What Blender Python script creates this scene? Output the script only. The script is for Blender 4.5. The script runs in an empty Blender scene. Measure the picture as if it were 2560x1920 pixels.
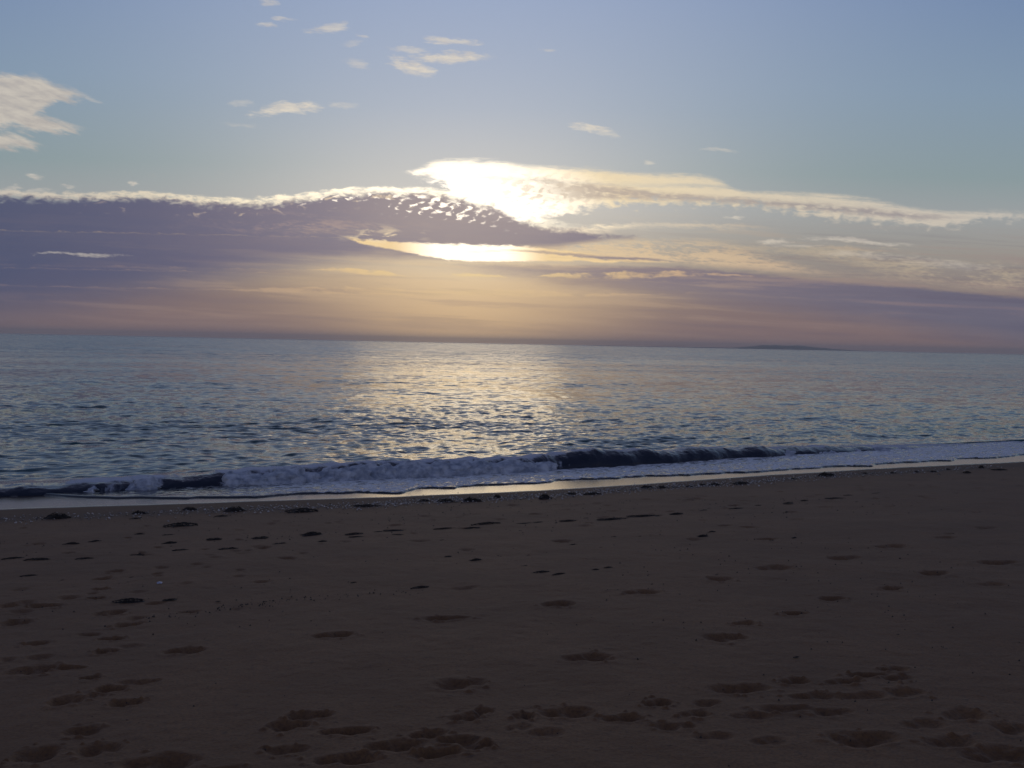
import bpy, math, random
import numpy as np
from mathutils import Matrix, Vector

random.seed(7)
scene = bpy.context.scene
COL = scene.collection
R = math.radians

# ------------------------------------------------------------------ camera
F, CX, CY = 2512.0, 1280.0, 960.0              # focal length and centre of the photograph, in its pixels
CAM_Z, PITCH, ROLL = 3.2, R(2.30), R(1.17)
cam_data = bpy.data.cameras.new('camera')
cam = bpy.data.objects.new('camera', cam_data)
COL.objects.link(cam)
cam_data.sensor_width = 36.0
cam_data.lens = 36.0 * F / 2560.0
cam_data.clip_start, cam_data.clip_end = 0.05, 200000.0
CAM_M = Matrix.Rotation(R(90) - PITCH, 3, 'X') @ Matrix.Rotation(ROLL, 3, 'Z')
cam.matrix_world = Matrix.Translation((0, 0, CAM_Z)) @ CAM_M.to_4x4()
scene.camera = cam


def ray(px, py):
    """direction of sight through a point of the photograph"""
    return (CAM_M @ Vector(((px - CX) / F, -(py - CY) / F, -1.0))).normalized()


def sky_uv(px, py):
    d = ray(px, py)
    return d.x / d.y * 100.0, d.z / d.y * 100.0


# ------------------------------------------------------------------ view
vs = scene.view_settings
vs.view_transform = 'Standard'
vs.look = 'None'
vs.exposure = 0.0
vs.gamma = 1.0
scene.render.engine = 'CYCLES'
scene.cycles.use_denoising = True
scene.cycles.max_bounces = 6
scene.cycles.sample_clamp_indirect = 4.0

# ------------------------------------------------------------------ sun
SUN_DIR = ray(1162, 515)
SUN_EL = math.asin(SUN_DIR.z)
SUN_AZ = math.atan2(SUN_DIR.x, SUN_DIR.y)
sd = bpy.data.lights.new('sun', 'SUN')
sd.energy = 0.026
sd.angle = R(12)
sd.color = (1.0, 0.75, 0.42)
sun = bpy.data.objects.new('sun', sd)
COL.objects.link(sun)
sun.rotation_euler = (-SUN_DIR).to_track_quat('-Z', 'Y').to_euler()

# ------------------------------------------------------------------ node helpers
def srgb(r, g, b):
    f = lambda c: (c / 12.92) if c <= 0.04045 else ((c + 0.055) / 1.055) ** 2.4
    return (f(r / 255), f(g / 255), f(b / 255), 1.0)


class X:
    """a float or colour socket one can calculate with"""
    nt = None

    def __init__(self, s): self.s = s

    @staticmethod
    def m(op, *a, clamp=False):
        n = X.nt.nodes.new('ShaderNodeMath')
        n.operation = op
        n.use_clamp = clamp
        for i, v in enumerate(a):
            if isinstance(v, X): X.nt.links.new(v.s, n.inputs[i])
            else: n.inputs[i].default_value = v
        return X(n.outputs[0])

    def __add__(s, o): return X.m('ADD', s, o)
    __radd__ = __add__
    def __sub__(s, o): return X.m('SUBTRACT', s, o)
    def __rsub__(s, o): return X.m('SUBTRACT', o, s)
    def __mul__(s, o): return X.m('MULTIPLY', s, o)
    __rmul__ = __mul__
    def __truediv__(s, o): return X.m('DIVIDE', s, o)


def mx(a, b): return X.m('MAXIMUM', a, b)
def mn(a, b): return X.m('MINIMUM', a, b)
def sat(a): return X.m('ADD', a, 0.0, clamp=True)


def ss(a, b, x):
    n = X.nt.nodes.new('ShaderNodeMapRange')
    n.interpolation_type = 'SMOOTHSTEP'
    for i, v in ((0, x), (1, a), (2, b)):
        if isinstance(v, X): X.nt.links.new(v.s, n.inputs[i])
        else: n.inputs[i].default_value = v
    return X(n.outputs[0])


def gauss(x, c, w):
    t = (x - c) / w
    return X.m('POWER', math.e, (t * t) * -1.0)


def vec(x, y, z=0.0):
    n = X.nt.nodes.new('ShaderNodeCombineXYZ')
    for i, v in enumerate((x, y, z)):
        if isinstance(v, X): X.nt.links.new(v.s, n.inputs[i])
        else: n.inputs[i].default_value = v
    return X(n.outputs[0])


def noise(v, scale=1.0, detail=4.0, rough=0.55, dist=0.0, color=False, dim='3D'):
    n = X.nt.nodes.new('ShaderNodeTexNoise')
    n.noise_dimensions = dim
    X.nt.links.new(v.s, n.inputs['Vector'])
    n.inputs['Scale'].default_value = scale
    n.inputs['Detail'].default_value = detail
    n.inputs['Roughness'].default_value = rough
    n.inputs['Distortion'].default_value = dist
    return X(n.outputs['Color' if color else 'Fac'])


def sep(v):
    n = X.nt.nodes.new('ShaderNodeSeparateXYZ')
    X.nt.links.new(v.s, n.inputs[0])
    return X(n.outputs[0]), X(n.outputs[1]), X(n.outputs[2])


def mixc(f, a, b):
    n = X.nt.nodes.new('ShaderNodeMix')
    n.data_type = 'RGBA'
    for i, v in ((0, f), (6, a), (7, b)):
        if isinstance(v, X): X.nt.links.new(v.s, n.inputs[i])
        else: n.inputs[i].default_value = v
    return X(n.outputs[2])


def ramp(f, stops):
    n = X.nt.nodes.new('ShaderNodeValToRGB')
    X.nt.links.new(f.s, n.inputs[0])
    e = n.color_ramp.elements
    while len(e) < len(stops): e.new(0.5)
    for el, (p, c) in zip(e, stops):
        el.position = p
        el.color = c
    return X(n.outputs[0])


def curve(x, pts, lo, hi, vlo, vhi):
    """y(x) through the given points"""
    n = X.nt.nodes.new('ShaderNodeFloatCurve')
    cm = n.mapping
    cm.use_clip = False
    c = cm.curves[0]
    pts = sorted(pts)
    q = [((x_ - lo) / (hi - lo), (y_ - vlo) / (vhi - vlo)) for x_, y_ in pts]
    c.points[0].location = q[0]
    c.points[1].location = q[-1]
    for p in q[1:-1]: c.points.new(*p)
    for p in c.points: p.handle_type = 'AUTO_CLAMPED'
    cm.extend = 'HORIZONTAL'
    cm.update()
    t = (x - lo) / (hi - lo)
    X.nt.links.new(t.s, n.inputs['Value'])
    return X(n.outputs[0]) * (vhi - vlo) + vlo


# ------------------------------------------------------------------ sky (world)
world = bpy.data.worlds.new('World')
scene.world = world
world.use_nodes = True
wt = world.node_tree
wt.nodes.clear()
X.nt = wt
out = wt.nodes.new('ShaderNodeOutputWorld')
bg = wt.nodes.new('ShaderNodeBackground')
wt.links.new(bg.outputs[0], out.inputs[0])
nis = wt.nodes.new('ShaderNodeTexSky')
nis.sky_type = 'NISHITA'
nis.sun_disc = False
nis.sun_elevation = SUN_EL
nis.sun_rotation = SUN_AZ
NISHITA_STRENGTH = 0.095
tc = wt.nodes.new('ShaderNodeTexCoord')
dx, dy, dz = sep(X(tc.outputs['Generated']))
yc = mx(dy, 0.15)
U = dx / yc * 100.0
V = dz / yc * 100.0
US, VS = sky_uv(1165, 515)


def px_curve(pts, vlo=-10.0, vhi=45.0):
    return curve(U, [sky_uv(*p) for p in pts], -60.0, 60.0, vlo, vhi)


# slow wander of the coordinates, so that no edge is ruled
wv = noise(vec(U * 0.16, V * 0.42), 1.0, 5.0, 0.6, color=True)
wx, wy, wz = sep(wv)
Uw = U + (wx - 0.5) * 5.0
Vw = V + (wy - 0.5) * 2.2
tilt = V + U * 0.030
streak = noise(vec(U * 0.10, tilt * 0.75), 1.0, 6.0, 0.6, 0.6)
fine2 = noise(vec(U * 1.1 + V * 0.8, tilt * 4.2, 5.0), 1.0, 5.0, 0.65, 0.3)
fine = noise(vec(U * 0.42, tilt * 1.5, 3.0), 1.0, 6.0, 0.62, 0.4)
puff = noise(vec(U * 0.75 - V * 0.35, V * 1.5 + U * 0.15, 9.0), 1.0, 3.0, 0.55, 0.5)
lowv = ss(0.0, 1.0, V)

# clear sky: blue above, grey green in the middle, rose at the horizon; brighter and warmer round the sun
vr = (V + 2.0) / 42.0
edge_c = ramp(vr, [(0.0, srgb(136, 112, 112)), (0.07, srgb(138, 114, 112)), (0.15, srgb(132, 114, 113)),
                   (0.28, srgb(156, 150, 143)), (0.37, srgb(158, 162, 163)), (0.46, srgb(140, 156, 160)), (0.66, srgb(130, 151, 172)),
                   (0.88, srgb(113, 136, 170)), (1.0, srgb(102, 126, 164))])
mid_c = ramp(vr, [(0.0, srgb(226, 184, 144)), (0.10, srgb(222, 186, 142)), (0.19, srgb(226, 194, 152)),
                  (0.28, srgb(208, 196, 178)), (0.37, srgb(206, 202, 198)), (0.46, srgb(191, 193, 196)), (0.60, srgb(174, 183, 198)),
                  (0.85, srgb(157, 171, 198)), (1.0, srgb(146, 162, 196))])
gw = 9.5 + V * 0.58
gU = (U - US) / mx(gw, 8.0)
glowU = X.m('POWER', math.e, (gU * gU) * -0.65)
sky = mixc(glowU, edge_c, mid_c)

# light of the hidden sun: how near it a cloud is
du = (U - US) / 20.0
dv = (V - VS) / 9.0
sun_r2 = du * du + dv * dv
near = X.m('POWER', math.e, sun_r2 * -1.0)
near_wide = X.m('POWER', math.e, sun_r2 * -0.42)
cream = mixc(near_wide, srgb(205, 196, 184), srgb(252, 228, 182))
lit = mixc(ss(0.52, 1.0, near), cream, (1.8, 1.65, 1.42, 1.0))
peach = mixc(near_wide, srgb(176, 156, 142), srgb(244, 208, 156))
dusk = mixc(near_wide, srgb(74, 83, 112), srgb(122, 113, 134))
dusk = mixc(ss(0.55, 1.0, near) * 0.22, dusk, srgb(190, 165, 150))


def band(top, bot, st, sb, at=0.0, ab=0.0, nt_=None, nb_=None):
    nt_ = nt_ or fine
    nb_ = nb_ or fine
    T = px_curve(top) + (nt_ - 0.5) * at + (fine2 - 0.5) * (0.45 * at)
    B = px_curve(bot) + (nb_ - 0.5) * ab + (fine2 - 0.5) * (0.45 * ab)
    return ss(0.0, st, T - V) * ss(0.0, sb, V - B)


# high bright bank right of the sun
rb_mask = band([(900, 440), (985, 434), (1040, 416), (1110, 396), (1230, 396), (1350, 410), (1520, 418), (1660, 430), (1790, 440), (1860, 474),
                (1960, 478), (2080, 482), (2200, 496), (2300, 513), (2400, 520), (2480, 520), (2560, 523), (2700, 530)],
               [(900, 438), (985, 435), (1050, 452), (1110, 474), (1150, 520), (1260, 565), (1350, 562), (1480, 532), (1560, 522), (1840, 523),
                (1960, 537), (2120, 560), (2250, 570), (2380, 578), (2440, 562), (2500, 556), (2560, 554), (2700, 560)],
               0.7, 1.1, 1.3, 2.8, streak, puff)
gapr = band([(1500, 448), (1600, 452), (1750, 454), (1900, 458), (2000, 470)], [(1500, 462), (1600, 468), (1750, 476), (1850, 478), (2000, 474)], 0.6, 0.6, 1.4, 1.4, streak, streak)
scales = noise(vec(U * 0.72 - V * 0.85, V * 1.45 + U * 0.50, 21.0), 1.0, 3.2, 0.55, 0.35)
# rows of small billows, as in a mackerel sky
ph1 = (U * 0.74 - V * 0.62 + (puff - 0.5) * 1.7 + (fine - 0.5) * 1.5 + (wy - 0.5) * 1.5) * 6.2832
ph2 = (V * 1.02 + U * 0.26 + (puff - 0.5) * 1.6 + (fine - 0.5) * 1.2 + (wx - 0.5) * 2.4) * 6.2832
cells = 0.5 + X.m('SINE', ph1) * 0.17 + X.m('SINE', ph2) * 0.12 + (scales - 0.5) * 0.55 + (fine - 0.5) * 0.5 + (fine2 - 0.5) * 0.5
rb_shade = ss(0.34, 0.52, fine * 0.45 + puff * 0.25 + scales * 0.30) * band([(1180, 425), (1300, 432), (1700, 476), (1950, 494), (2120, 508), (2300, 528), (2450, 540)],
                                                       [(1180, 520), (1300, 515), (1600, 508), (1950, 528), (2150, 545), (2300, 556), (2450, 550)], 0.7, 0.7, 1.0, 1.0)
rb_col = mixc(rb_shade * (1.0 - ss(0.62, 1.0, near)) * 0.9, lit, mixc(near_wide, srgb(140, 134, 142), srgb(190, 172, 158)))
thin = ss(6.0, 22.0, U)
rb_break = ss(0.30, 0.50, streak * 0.40 + fine2 * 0.35 + fine * 0.25) * thin + (1.0 - thin)
rb_col = mixc(ss(0.50, 0.72, cells) * gauss(U, US + 8.5, 5.5) * gauss(V, 15.0, 1.7) * 0.75, rb_col, mixc(near, srgb(178, 164, 158), srgb(226, 206, 182)))
sky = mixc(rb_mask * (1.0 - gapr * 0.75) * sat(0.84 + streak * 0.3 - thin * 0.12) * (0.45 + rb_break * 0.55), sky, rb_col)

# second thin streak below it, and loose peach wisps to its right
s2 = band([(1230, 560), (1400, 566), (1500, 556), (1640, 554), (1760, 553), (1880, 560), (1980, 574)],
          [(1230, 580), (1400, 600), (1500, 590), (1640, 575), (1760, 578), (1880, 582), (1980, 578)], 0.6, 1.0, 1.0, 1.6, fine, fine)
sky = mixc(s2 * ss(0.38, 0.54, fine * 0.35 + streak * 0.35 + fine2 * 0.30) * 0.9, sky, mixc(near, peach, (1.5, 1.3, 0.95, 1.0)))
s3 = band([(1450, 585), (1560, 588), (1700, 590), (1850, 610), (2000, 655), (2150, 676), (2400, 692)],
          [(1450, 655), (1560, 660), (1700, 668), (1850, 680), (2000, 692), (2150, 700), (2400, 720)], 1.2, 0.8, 1.5, 0.8, streak, fine)
sky = mixc(s3 * ss(0.38, 0.53, streak * 0.40 + fine * 0.25 + fine2 * 0.35) * 0.9, sky, mixc(near_wide, srgb(186, 164, 146), srgb(246, 214, 166)))
s4 = band([(2020, 596), (2150, 590), (2300, 620), (2420, 640), (2600, 640)], [(2020, 660), (2150, 690), (2300, 720), (2420, 735), (2600, 745)], 1.6, 1.6, 1.0, 1.0)
sky = mixc(s4 * ss(0.45, 0.58, streak * 0.50 + fine * 0.20 + fine2 * 0.30) * 0.6, sky, srgb(196, 178, 152))

# the great dusky bank on the left with its tail right of the sun
bank_top = px_curve([(-200, 484), (0, 486), (120, 492), (260, 490), (400, 490), (520, 502), (640, 504), (760, 492), (850, 482), (940, 476), (1040, 478), (1100, 482),
                     (1180, 500), (1260, 520), (1300, 545), (1360, 560), (1440, 568), (1520, 580), (1600, 590), (1700, 596)])
bank_bot = px_curve([(-200, 830), (0, 815), (200, 790), (400, 752), (560, 716), (700, 686), (800, 668), (900, 655), (1000, 652), (1100, 650), (1180, 648),
                     (1300, 625), (1400, 620), (1500, 606), (1600, 596), (1700, 598)])
bank_soft = curve(U, [(-60, 5.0), (-40, 4.2), (-25, 2.8), (-15, 1.4), (-5, 0.9), (60, 0.6)], -60.0, 60.0, 0.0, 10.0)
Vt = bank_top + (puff - 0.5) * 1.5 + (fine - 0.5) * 0.7 + (scales - 0.5) * 0.9
bank = ss(-0.15, 0.75, Vt - V) * ss(-0.4, 1.0, (V - bank_bot + (streak - 0.5) * 1.4) / bank_soft)
bank = bank * (1.0 - ss(14.5, 19.5, U + (streak - 0.5) * 9.0 + (fine2 - 0.5) * 6.0))
bank = bank * sat(ss(0.28, 0.52, streak * 0.5 + fine2 * 0.5) + ss(4.0, 14.0, 14.0 - U) )
# broken scales of its upper edge near the sun
scale_zone = gauss(U, US - 2.4, 5.4) * ss(0.3, 1.2, bank_top + 0.6 - V) * (1.0 - ss(1.7, 3.0, bank_top - V))
edge_zone = gauss(U, US - 9.0, 9.0) * ss(0.0, 0.5, bank_top + 0.5 - V) * (1.0 - ss(0.35, 1.3, bank_top - V))
scale_zone = mx(scale_zone, edge_zone * 0.85)
holes = ss(0.58, 0.88, scale_zone * 0.30 + cells * 0.85 - 0.09) * ss(0.05, 0.40, scale_zone)
bank_w = bank
# pale streaks across its face
face = ss(0.47, 0.62, streak * 0.6 + fine2 * 0.4) * gauss(V, 11.3, 1.0) * gauss(U, -20.0, 9.0)
bank_c = mixc(face * 0.8, dusk, srgb(166, 142, 140))
bank_c = mixc(ss(0.3, 0.8, noise(vec(U * 0.05, V * 0.25, 5.0), 1.0, 3.0)) * 0.35, bank_c, mixc(near_wide, srgb(90, 90, 114), srgb(128, 113, 130)))
# its fringe catching the light
fr_h = curve(U, [(-60, 0.35), (-51, 0.4), (-42, 0.9), (-34, 1.6), (-25, 1.5), (-15, 1.2), (-8, 1.5), (0, 1.6), (10, 1.0), (60, 0.6)], -60.0, 60.0, 0.0, 3.0)
fr = ss(0.0, 0.35, bank_top + 0.55 + (fine - 0.5) * 1.4 - V) * (1.0 - ss(0.0, 0.7, Vt - 0.1 - V)) * ss(0.0, 0.6, V - bank_top + fr_h + (puff - 0.5) * 1.6)
fr = fr * (1.0 - ss(-2.0, 8.0, U))
sky = mixc(fr * ss(0.34, 0.54, fine * 0.35 + scales * 0.35 + fine2 * 0.3) * 0.85, sky, mixc(near, cream, (1.9, 1.7, 1.3, 1.0)))
sky = mixc(bank_w * 0.97, sky, bank_c)
sky = mixc(holes * bank, sky, mixc(ss(0.25, 0.75, near), srgb(214, 190, 172), (1.7, 1.5, 1.25, 1.0)))
fleck = ss(0.56, 0.68, puff * 0.6 + fine * 0.4) * ss(0.0, 0.5, bank_top - V) * (1.0 - ss(1.0, 2.0, bank_top - V)) * (1.0 - ss(-8.0, 0.0, U)) * ss(-46.0, -34.0, U)
sky = mixc(fleck * 0.8, sky, mixc(near_wide, srgb(190, 170, 160), srgb(245, 220, 185)))

# bright window under the bank
win = band([(860, 592), (920, 597), (1000, 601), (1100, 606), (1230, 611), (1330, 615), (1420, 625), (1520, 636), (1640, 650), (1750, 658)],
           [(860, 596), (930, 618), (1000, 630), (1080, 646), (1180, 655), (1300, 656), (1420, 656), (1520, 657), (1640, 658), (1750, 661)],
           0.30, 0.22, 0.9, 0.6, fine, fine)
bars = band([(1180, 628), (1300, 622), (1420, 629), (1520, 636), (1660, 646)], [(1180, 634), (1300, 632), (1420, 644), (1520, 652), (1660, 657)], 0.35, 0.35, 0.8, 0.8, streak, fine)
win_c = mixc(ss(0.30, 0.92, gauss(U, US + 0.5, 7.5)), srgb(248, 214, 158), (1.9, 1.65, 1.25, 1.0))
sky = mixc(win * (1.0 - bars * 0.9), sky, win_c)
fing = band([(1260, 622), (1340, 624), (1420, 631), (1560, 640), (1640, 646), (1720, 655)], [(1260, 625), (1340, 634), (1420, 642), (1560, 653), (1640, 655), (1720, 657)], 0.25, 0.25, 0.5, 0.4)
sky = mixc(fing * 0.9, sky, mixc(near_wide, srgb(118, 112, 126), srgb(138, 124, 136)))
sky = mixc(gauss(U, US - 8.0, 3.2) * gauss(V, 10.35, 0.75) * ss(0.50, 0.62, fine) * 0.9, sky, srgb(250, 225, 185))

# lower dusky band running out to the right
lo = band([(1000, 652), (1180, 655), (1400, 658), (1560, 660), (1700, 664), (1850, 676), (2000, 690), (2150, 704), (2300, 715), (2450, 730), (2600, 742)],
          [(1000, 674), (1180, 700), (1400, 735), (1560, 756), (1700, 772), (1850, 790), (2000, 808), (2150, 832), (2300, 852), (2450, 880), (2600, 900)],
          0.5, 3.0, 0.7, 1.5, fine, streak)
lo_c = mixc(near_wide, srgb(106, 104, 122), srgb(146, 128, 134))
sky = mixc(lo * 0.93, sky, lo_c)
gold = mixc(near, mixc(near_wide, srgb(170, 145, 138), srgb(226, 182, 142)), srgb(255, 226, 150))
for top, bot, k in (([(770, 674), (850, 668), (930, 672), (1030, 690)], [(770, 678), (850, 682), (930, 692), (1030, 694)], 0.9),
                    ([(1080, 690), (1130, 682), (1200, 682), (1290, 694)], [(1080, 694), (1130, 694), (1200, 695), (1290, 697)], 1.0),
                    ([(1320, 688), (1420, 680), (1560, 678), (1700, 676), (1800, 682), (1950, 694)], [(1320, 692), (1420, 698), (1560, 700), (1700, 694), (1800, 692), (1950, 697)], 0.85),
                    ([(560, 722), (800, 716), (1000, 718), (1250, 722), (1560, 733), (1800, 730)], [(560, 728), (800, 738), (1000, 742), (1250, 745), (1560, 742), (1800, 734)], 0.5)):
    b = band(top, bot, 0.22, 0.22, 0.8, 0.6)
    sky = mixc(b * ss(0.36, 0.56, fine * 0.7 + puff * 0.3) * k, sky, gold)

# single small clouds: x, y, width, height, slope, strength (as seen in the photograph)
wisps = [(680, 12, 52, 20, 0, .7), (716, 50, 60, 11, -.05, .6), (672, 65, 60, 11, 0, .6), (818, 72, 74, 20, .12, .75), (892, 90, 30, 8, -.25, .55), (872, 112, 40, 16, .1, .4),
         (1130, 100, 130, 13, -.05, .8), (1030, 117, 100, 12, .08, .6), (1120, 138, 170, 26, .02, .95), (1032, 162, 96, 36, -.28, 1.0), (908, 158, 56, 24, -.2, .5), (1362, 122, 30, 6, 0, .5),
         (715, 272, 150, 24, .10, 1.0), (590, 262, 60, 12, 0, .35), (858, 260, 60, 14, -.02, .5), (600, 308, 90, 12, -.05, .25), (1480, 324, 110, 18, -.08, .85), (1520, 336, 80, 10, -.1, .5),
         (1620, 408, 32, 12, 0, .5), (1795, 376, 90, 10, -.03, .5), (85, 440, 46, 10, -.2, .8), (336, 459, 30, 10, 0, .8), (170, 466, 40, 7, 0, .5), (30, 465, 40, 8, 0, .5), (90, 475, 50, 8, 0, .5),
         (195, 636, 180, 8, -.02, .65), (1935, 600, 80, 14, .05, .7), (2140, 602, 220, 12, -.06, .75), (1830, 542, 60, 8, 0, .6), (2160, 640, 200, 18, -.02, .45), (1990, 612, 140, 8, 0, .4), (2380, 664, 240, 20, -.04, .4),
         (226, 250, 60, 9, -.35, .35)]
along_c = U * 0.92 - V * 0.38
cross_c = V * 0.92 + U * 0.38
comb = noise(vec(along_c * 0.16, cross_c * 1.3, 2.0), 1.0, 5.0, 0.6, 0.2)
cl = None
for top, bot in (([(-300, 150), (0, 175), (80, 180), (150, 204), (220, 234), (258, 250)], [(-300, 345), (0, 336), (60, 316), (105, 284), (150, 262), (205, 256), (258, 251)]),
                 ([(-300, 240), (0, 262), (100, 276), (150, 294), (236, 323)], [(-300, 345), (0, 322), (60, 336), (110, 342), (200, 336), (236, 325)]),
                 ([(-300, 320), (0, 324), (60, 334), (128, 366)], [(-300, 392), (0, 379), (100, 375), (128, 368)])):
    b = band(top, bot, 0.9, 0.9, 1.6, 2.6, comb, comb)
    cl = b if cl is None else mx(cl, b)
sky = mixc(cl * ss(0.08, 0.46, comb * 0.6 + fine * 0.4) * 0.88, sky, mixc(ss(0.35, 0.65, fine * 0.5 + comb * 0.5), srgb(182, 174, 168), srgb(208, 199, 186)))
acc = None
for i, (px, py, w, h, sl, k) in enumerate(wisps):
    u0, v0 = sky_uv(px, py)
    a = (Uw - u0) / (w / 25.12 * 0.62)
    b = (Vw - v0 - (U - u0) * sl) / (h / 25.12 * 0.62)
    r2 = a * a + b * b
    m = ss(-0.05, 1.25, 0.95 - r2 * 0.8 + (fine - 0.5) * 1.7 + (fine2 - 0.5) * 1.9) * k
    acc = m if acc is None else mx(acc, m)
sky = mixc(acc * 0.85, sky, mixc(near_wide, mixc(ss(0.3, 0.7, fine), srgb(196, 186, 178), srgb(214, 206, 194)), srgb(246, 232, 208)))

# faint bands all through the low air
veil = noise(vec(U * 0.05 + 3.0, tilt * 0.95, 31.0), 1.0, 6.0, 0.62, 0.3)
low_z = (1.0 - bank_w * 0.75) * ss(0.3, 2.0, V) * (1.0 - ss(9.0, 14.0, V))
sky = mixc(ss(0.50, 0.66, veil) * low_z * 0.30, sky, mixc(near_wide, srgb(150, 126, 128), srgb(250, 214, 158)))
sky = mixc(ss(0.50, 0.66, 1.0 - veil) * low_z * 0.28, sky, mixc(near_wide, srgb(84, 80, 104), srgb(170, 144, 132)))

# glow spreading from the sun through the thin cloud
sky_glow = mixc(near * 0.16 + gauss(U, US, 7.0) * gauss(V, 7.0, 2.0) * 0.12, sky, (1.0, 0.86, 0.62, 1.0))

nis_c = wt.nodes.new('ShaderNodeVectorMath')
nis_c.operation = 'MULTIPLY'
wt.links.new(nis.outputs[0], nis_c.inputs[0])
nis_c.inputs[1].default_value = (NISHITA_STRENGTH * 1.08, NISHITA_STRENGTH * 0.90, NISHITA_STRENGTH * 1.20)
front = ss(0.25, 0.70, dy) * (1.0 - ss(0.45, 0.75, dz))
wt.links.new(mixc(front, X(nis_c.outputs[0]), sky_glow).s, bg.inputs[0])
bg.inputs[1].default_value = 1.0
world.cycles.sampling_method = 'MANUAL'
world.cycles.sample_map_resolution = 512

# ------------------------------------------------------------------ mesh helpers
def tag(o, label, cat, group=None, kind=None):
    o['label'] = label
    o['category'] = cat
    if group: o['group'] = group
    if kind: o['kind'] = kind
    return o


def mesh_obj(name, verts, faces, mat, parent=None, smooth=True):
    me = bpy.data.meshes.new(name)
    v = np.asarray(verts, dtype=np.float32)
    f = np.asarray(faces, dtype=np.int32)
    n = f.shape[1]
    me.vertices.add(len(v))
    me.vertices.foreach_set('co', v.ravel())
    me.loops.add(f.size)
    me.loops.foreach_set('vertex_index', f.ravel())
    me.polygons.add(len(f))
    me.polygons.foreach_set('loop_start', np.arange(0, f.size, n, dtype=np.int32))
    if smooth: me.polygons.foreach_set('use_smooth', np.ones(len(f), dtype=bool))
    me.materials.append(mat)
    me.update(calc_edges=True)
    me.validate()
    o = bpy.data.objects.new(name, me)
    COL.objects.link(o)
    if parent: o.parent = parent
    return o


def attr(o, name, values):
    a = o.data.attributes.new(name, 'FLOAT', 'POINT')
    a.data.foreach_set('value', np.asarray(values, dtype=np.float32).ravel())


def grid_faces(n, m):
    i = np.arange(n - 1)[:, None] * m + np.arange(m - 1)[None, :]
    return np.stack([i, i + 1, i + m + 1, i + m], -1).reshape(-1, 4)


def _h(ix, iy, seed):
    n = (ix.astype(np.int64) * 374761393 + iy.astype(np.int64) * 668265263 + seed * 982451653) & 0x7fffffff
    n = ((n ^ (n >> 13)) * 1274126177) & 0x7fffffff
    return ((n ^ (n >> 16)) & 0xffff) / 65535.0


def vnoise(x, y, seed=0):
    ix, iy = np.floor(x), np.floor(y)
    fx, fy = x - ix, y - iy
    fx, fy = fx * fx * fx * (fx * (fx * 6 - 15) + 10), fy * fy * fy * (fy * (fy * 6 - 15) + 10)
    a, b = _h(ix, iy, seed), _h(ix + 1, iy, seed)
    c, d = _h(ix, iy + 1, seed), _h(ix + 1, iy + 1, seed)
    return (a + (b - a) * fx) * (1 - fy) + (c + (d - c) * fx) * fy


def fbm(x, y, octv=4, seed=0, gain=0.5):
    s, a, t = 0.0, 1.0, 0.0
    for o in range(octv):
        s = s + a * vnoise(x * 2 ** o + 17.3 * o, y * 2 ** o - 9.1 * o, seed + o)
        t += a
        a *= gain
    return s / t


def smooth(a, b, x):
    t = np.clip((x - a) / (b - a), 0, 1)
    return t * t * (3 - 2 * t)


# ------------------------------------------------------------------ the shore in its own axes: s along it, t out to sea
TH = R(26.5)
ES = np.array([math.cos(TH), math.sin(TH)])
ET = np.array([-math.sin(TH), math.cos(TH)])


def st(x, y): return x * ES[0] + y * ES[1], x * ET[0] + y * ET[1]
def xy(s, t): return s * ES[0] + t * ET[0], s * ES[1] + t * ET[1]


_BT = np.linspace(-1, 40, 821)
_BZ = np.interp(_BT, [-1, 0, 17.2, 20.9, 23.0, 40], [1.63, 1.55, 0.185, 0.048, -0.06, -1.7])
_k = np.hanning(31) / np.hanning(31).sum()
_BZ = np.convolve(np.pad(_BZ, 15, mode='edge'), _k, 'valid')


def beach_z(t):
    t = np.asarray(t, dtype=float)
    z = np.interp(t, _BT, _BZ)
    return np.where(t < 0, 1.55 + 0.9 * (1 - np.exp(np.minimum(t, 0) * 0.09)), z)


def on_beach(px, py):
    d = ray(px, py)
    z = 0.8
    for _ in range(12):
        k = (z - CAM_Z) / d.z
        z = float(beach_z(st(d.x * k, d.y * k)[1]))
    k = (z - CAM_Z) / d.z
    return d.x * k, d.y * k, z


def on_level(px, py, z=0.0):
    d = ray(px, py)
    k = (z - CAM_Z) / d.z
    return d.x * k, d.y * k


def shore_line(pts, f):
    q = sorted(st(*f(*p)[:2]) for p in pts)
    return np.array([a for a, b in q]), np.array([b for a, b in q])


EDGE = shore_line([(-700, 1300), (0, 1240), (200, 1243), (400, 1245), (640, 1241), (850, 1236), (1010, 1230), (1100, 1220), (1300, 1209), (1400, 1201), (1550, 1195), (1700, 1187), (1850, 1180),
                   (2000, 1172), (2150, 1165), (2300, 1155), (2560, 1138), (2900, 1118)], on_beach)
WET = shore_line([(-700, 1325), (0, 1274), (200, 1268), (400, 1262), (700, 1252), (900, 1246), (1100, 1238), (1300, 1230), (1600, 1212), (1900, 1190), (2200, 1172), (2560, 1155), (2900, 1136)], on_beach)
WRACK = shore_line([(-700, 1345), (0, 1302), (350, 1288), (480, 1281), (900, 1266), (1100, 1253), (1250, 1248), (1430, 1238), (1640, 1220), (1800, 1213), (2080, 1190), (2250, 1183), (2460, 1170), (2900, 1150)], on_beach)
BASE = shore_line([(-700, 1288), (0, 1240), (200, 1236), (400, 1226), (640, 1213), (900, 1201), (1150, 1191), (1400, 1176), (1660, 1160), (1900, 1144), (2150, 1130), (2560, 1108), (2900, 1090)], on_level)
lin = lambda L, s: np.interp(s, L[0], L[1])


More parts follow.
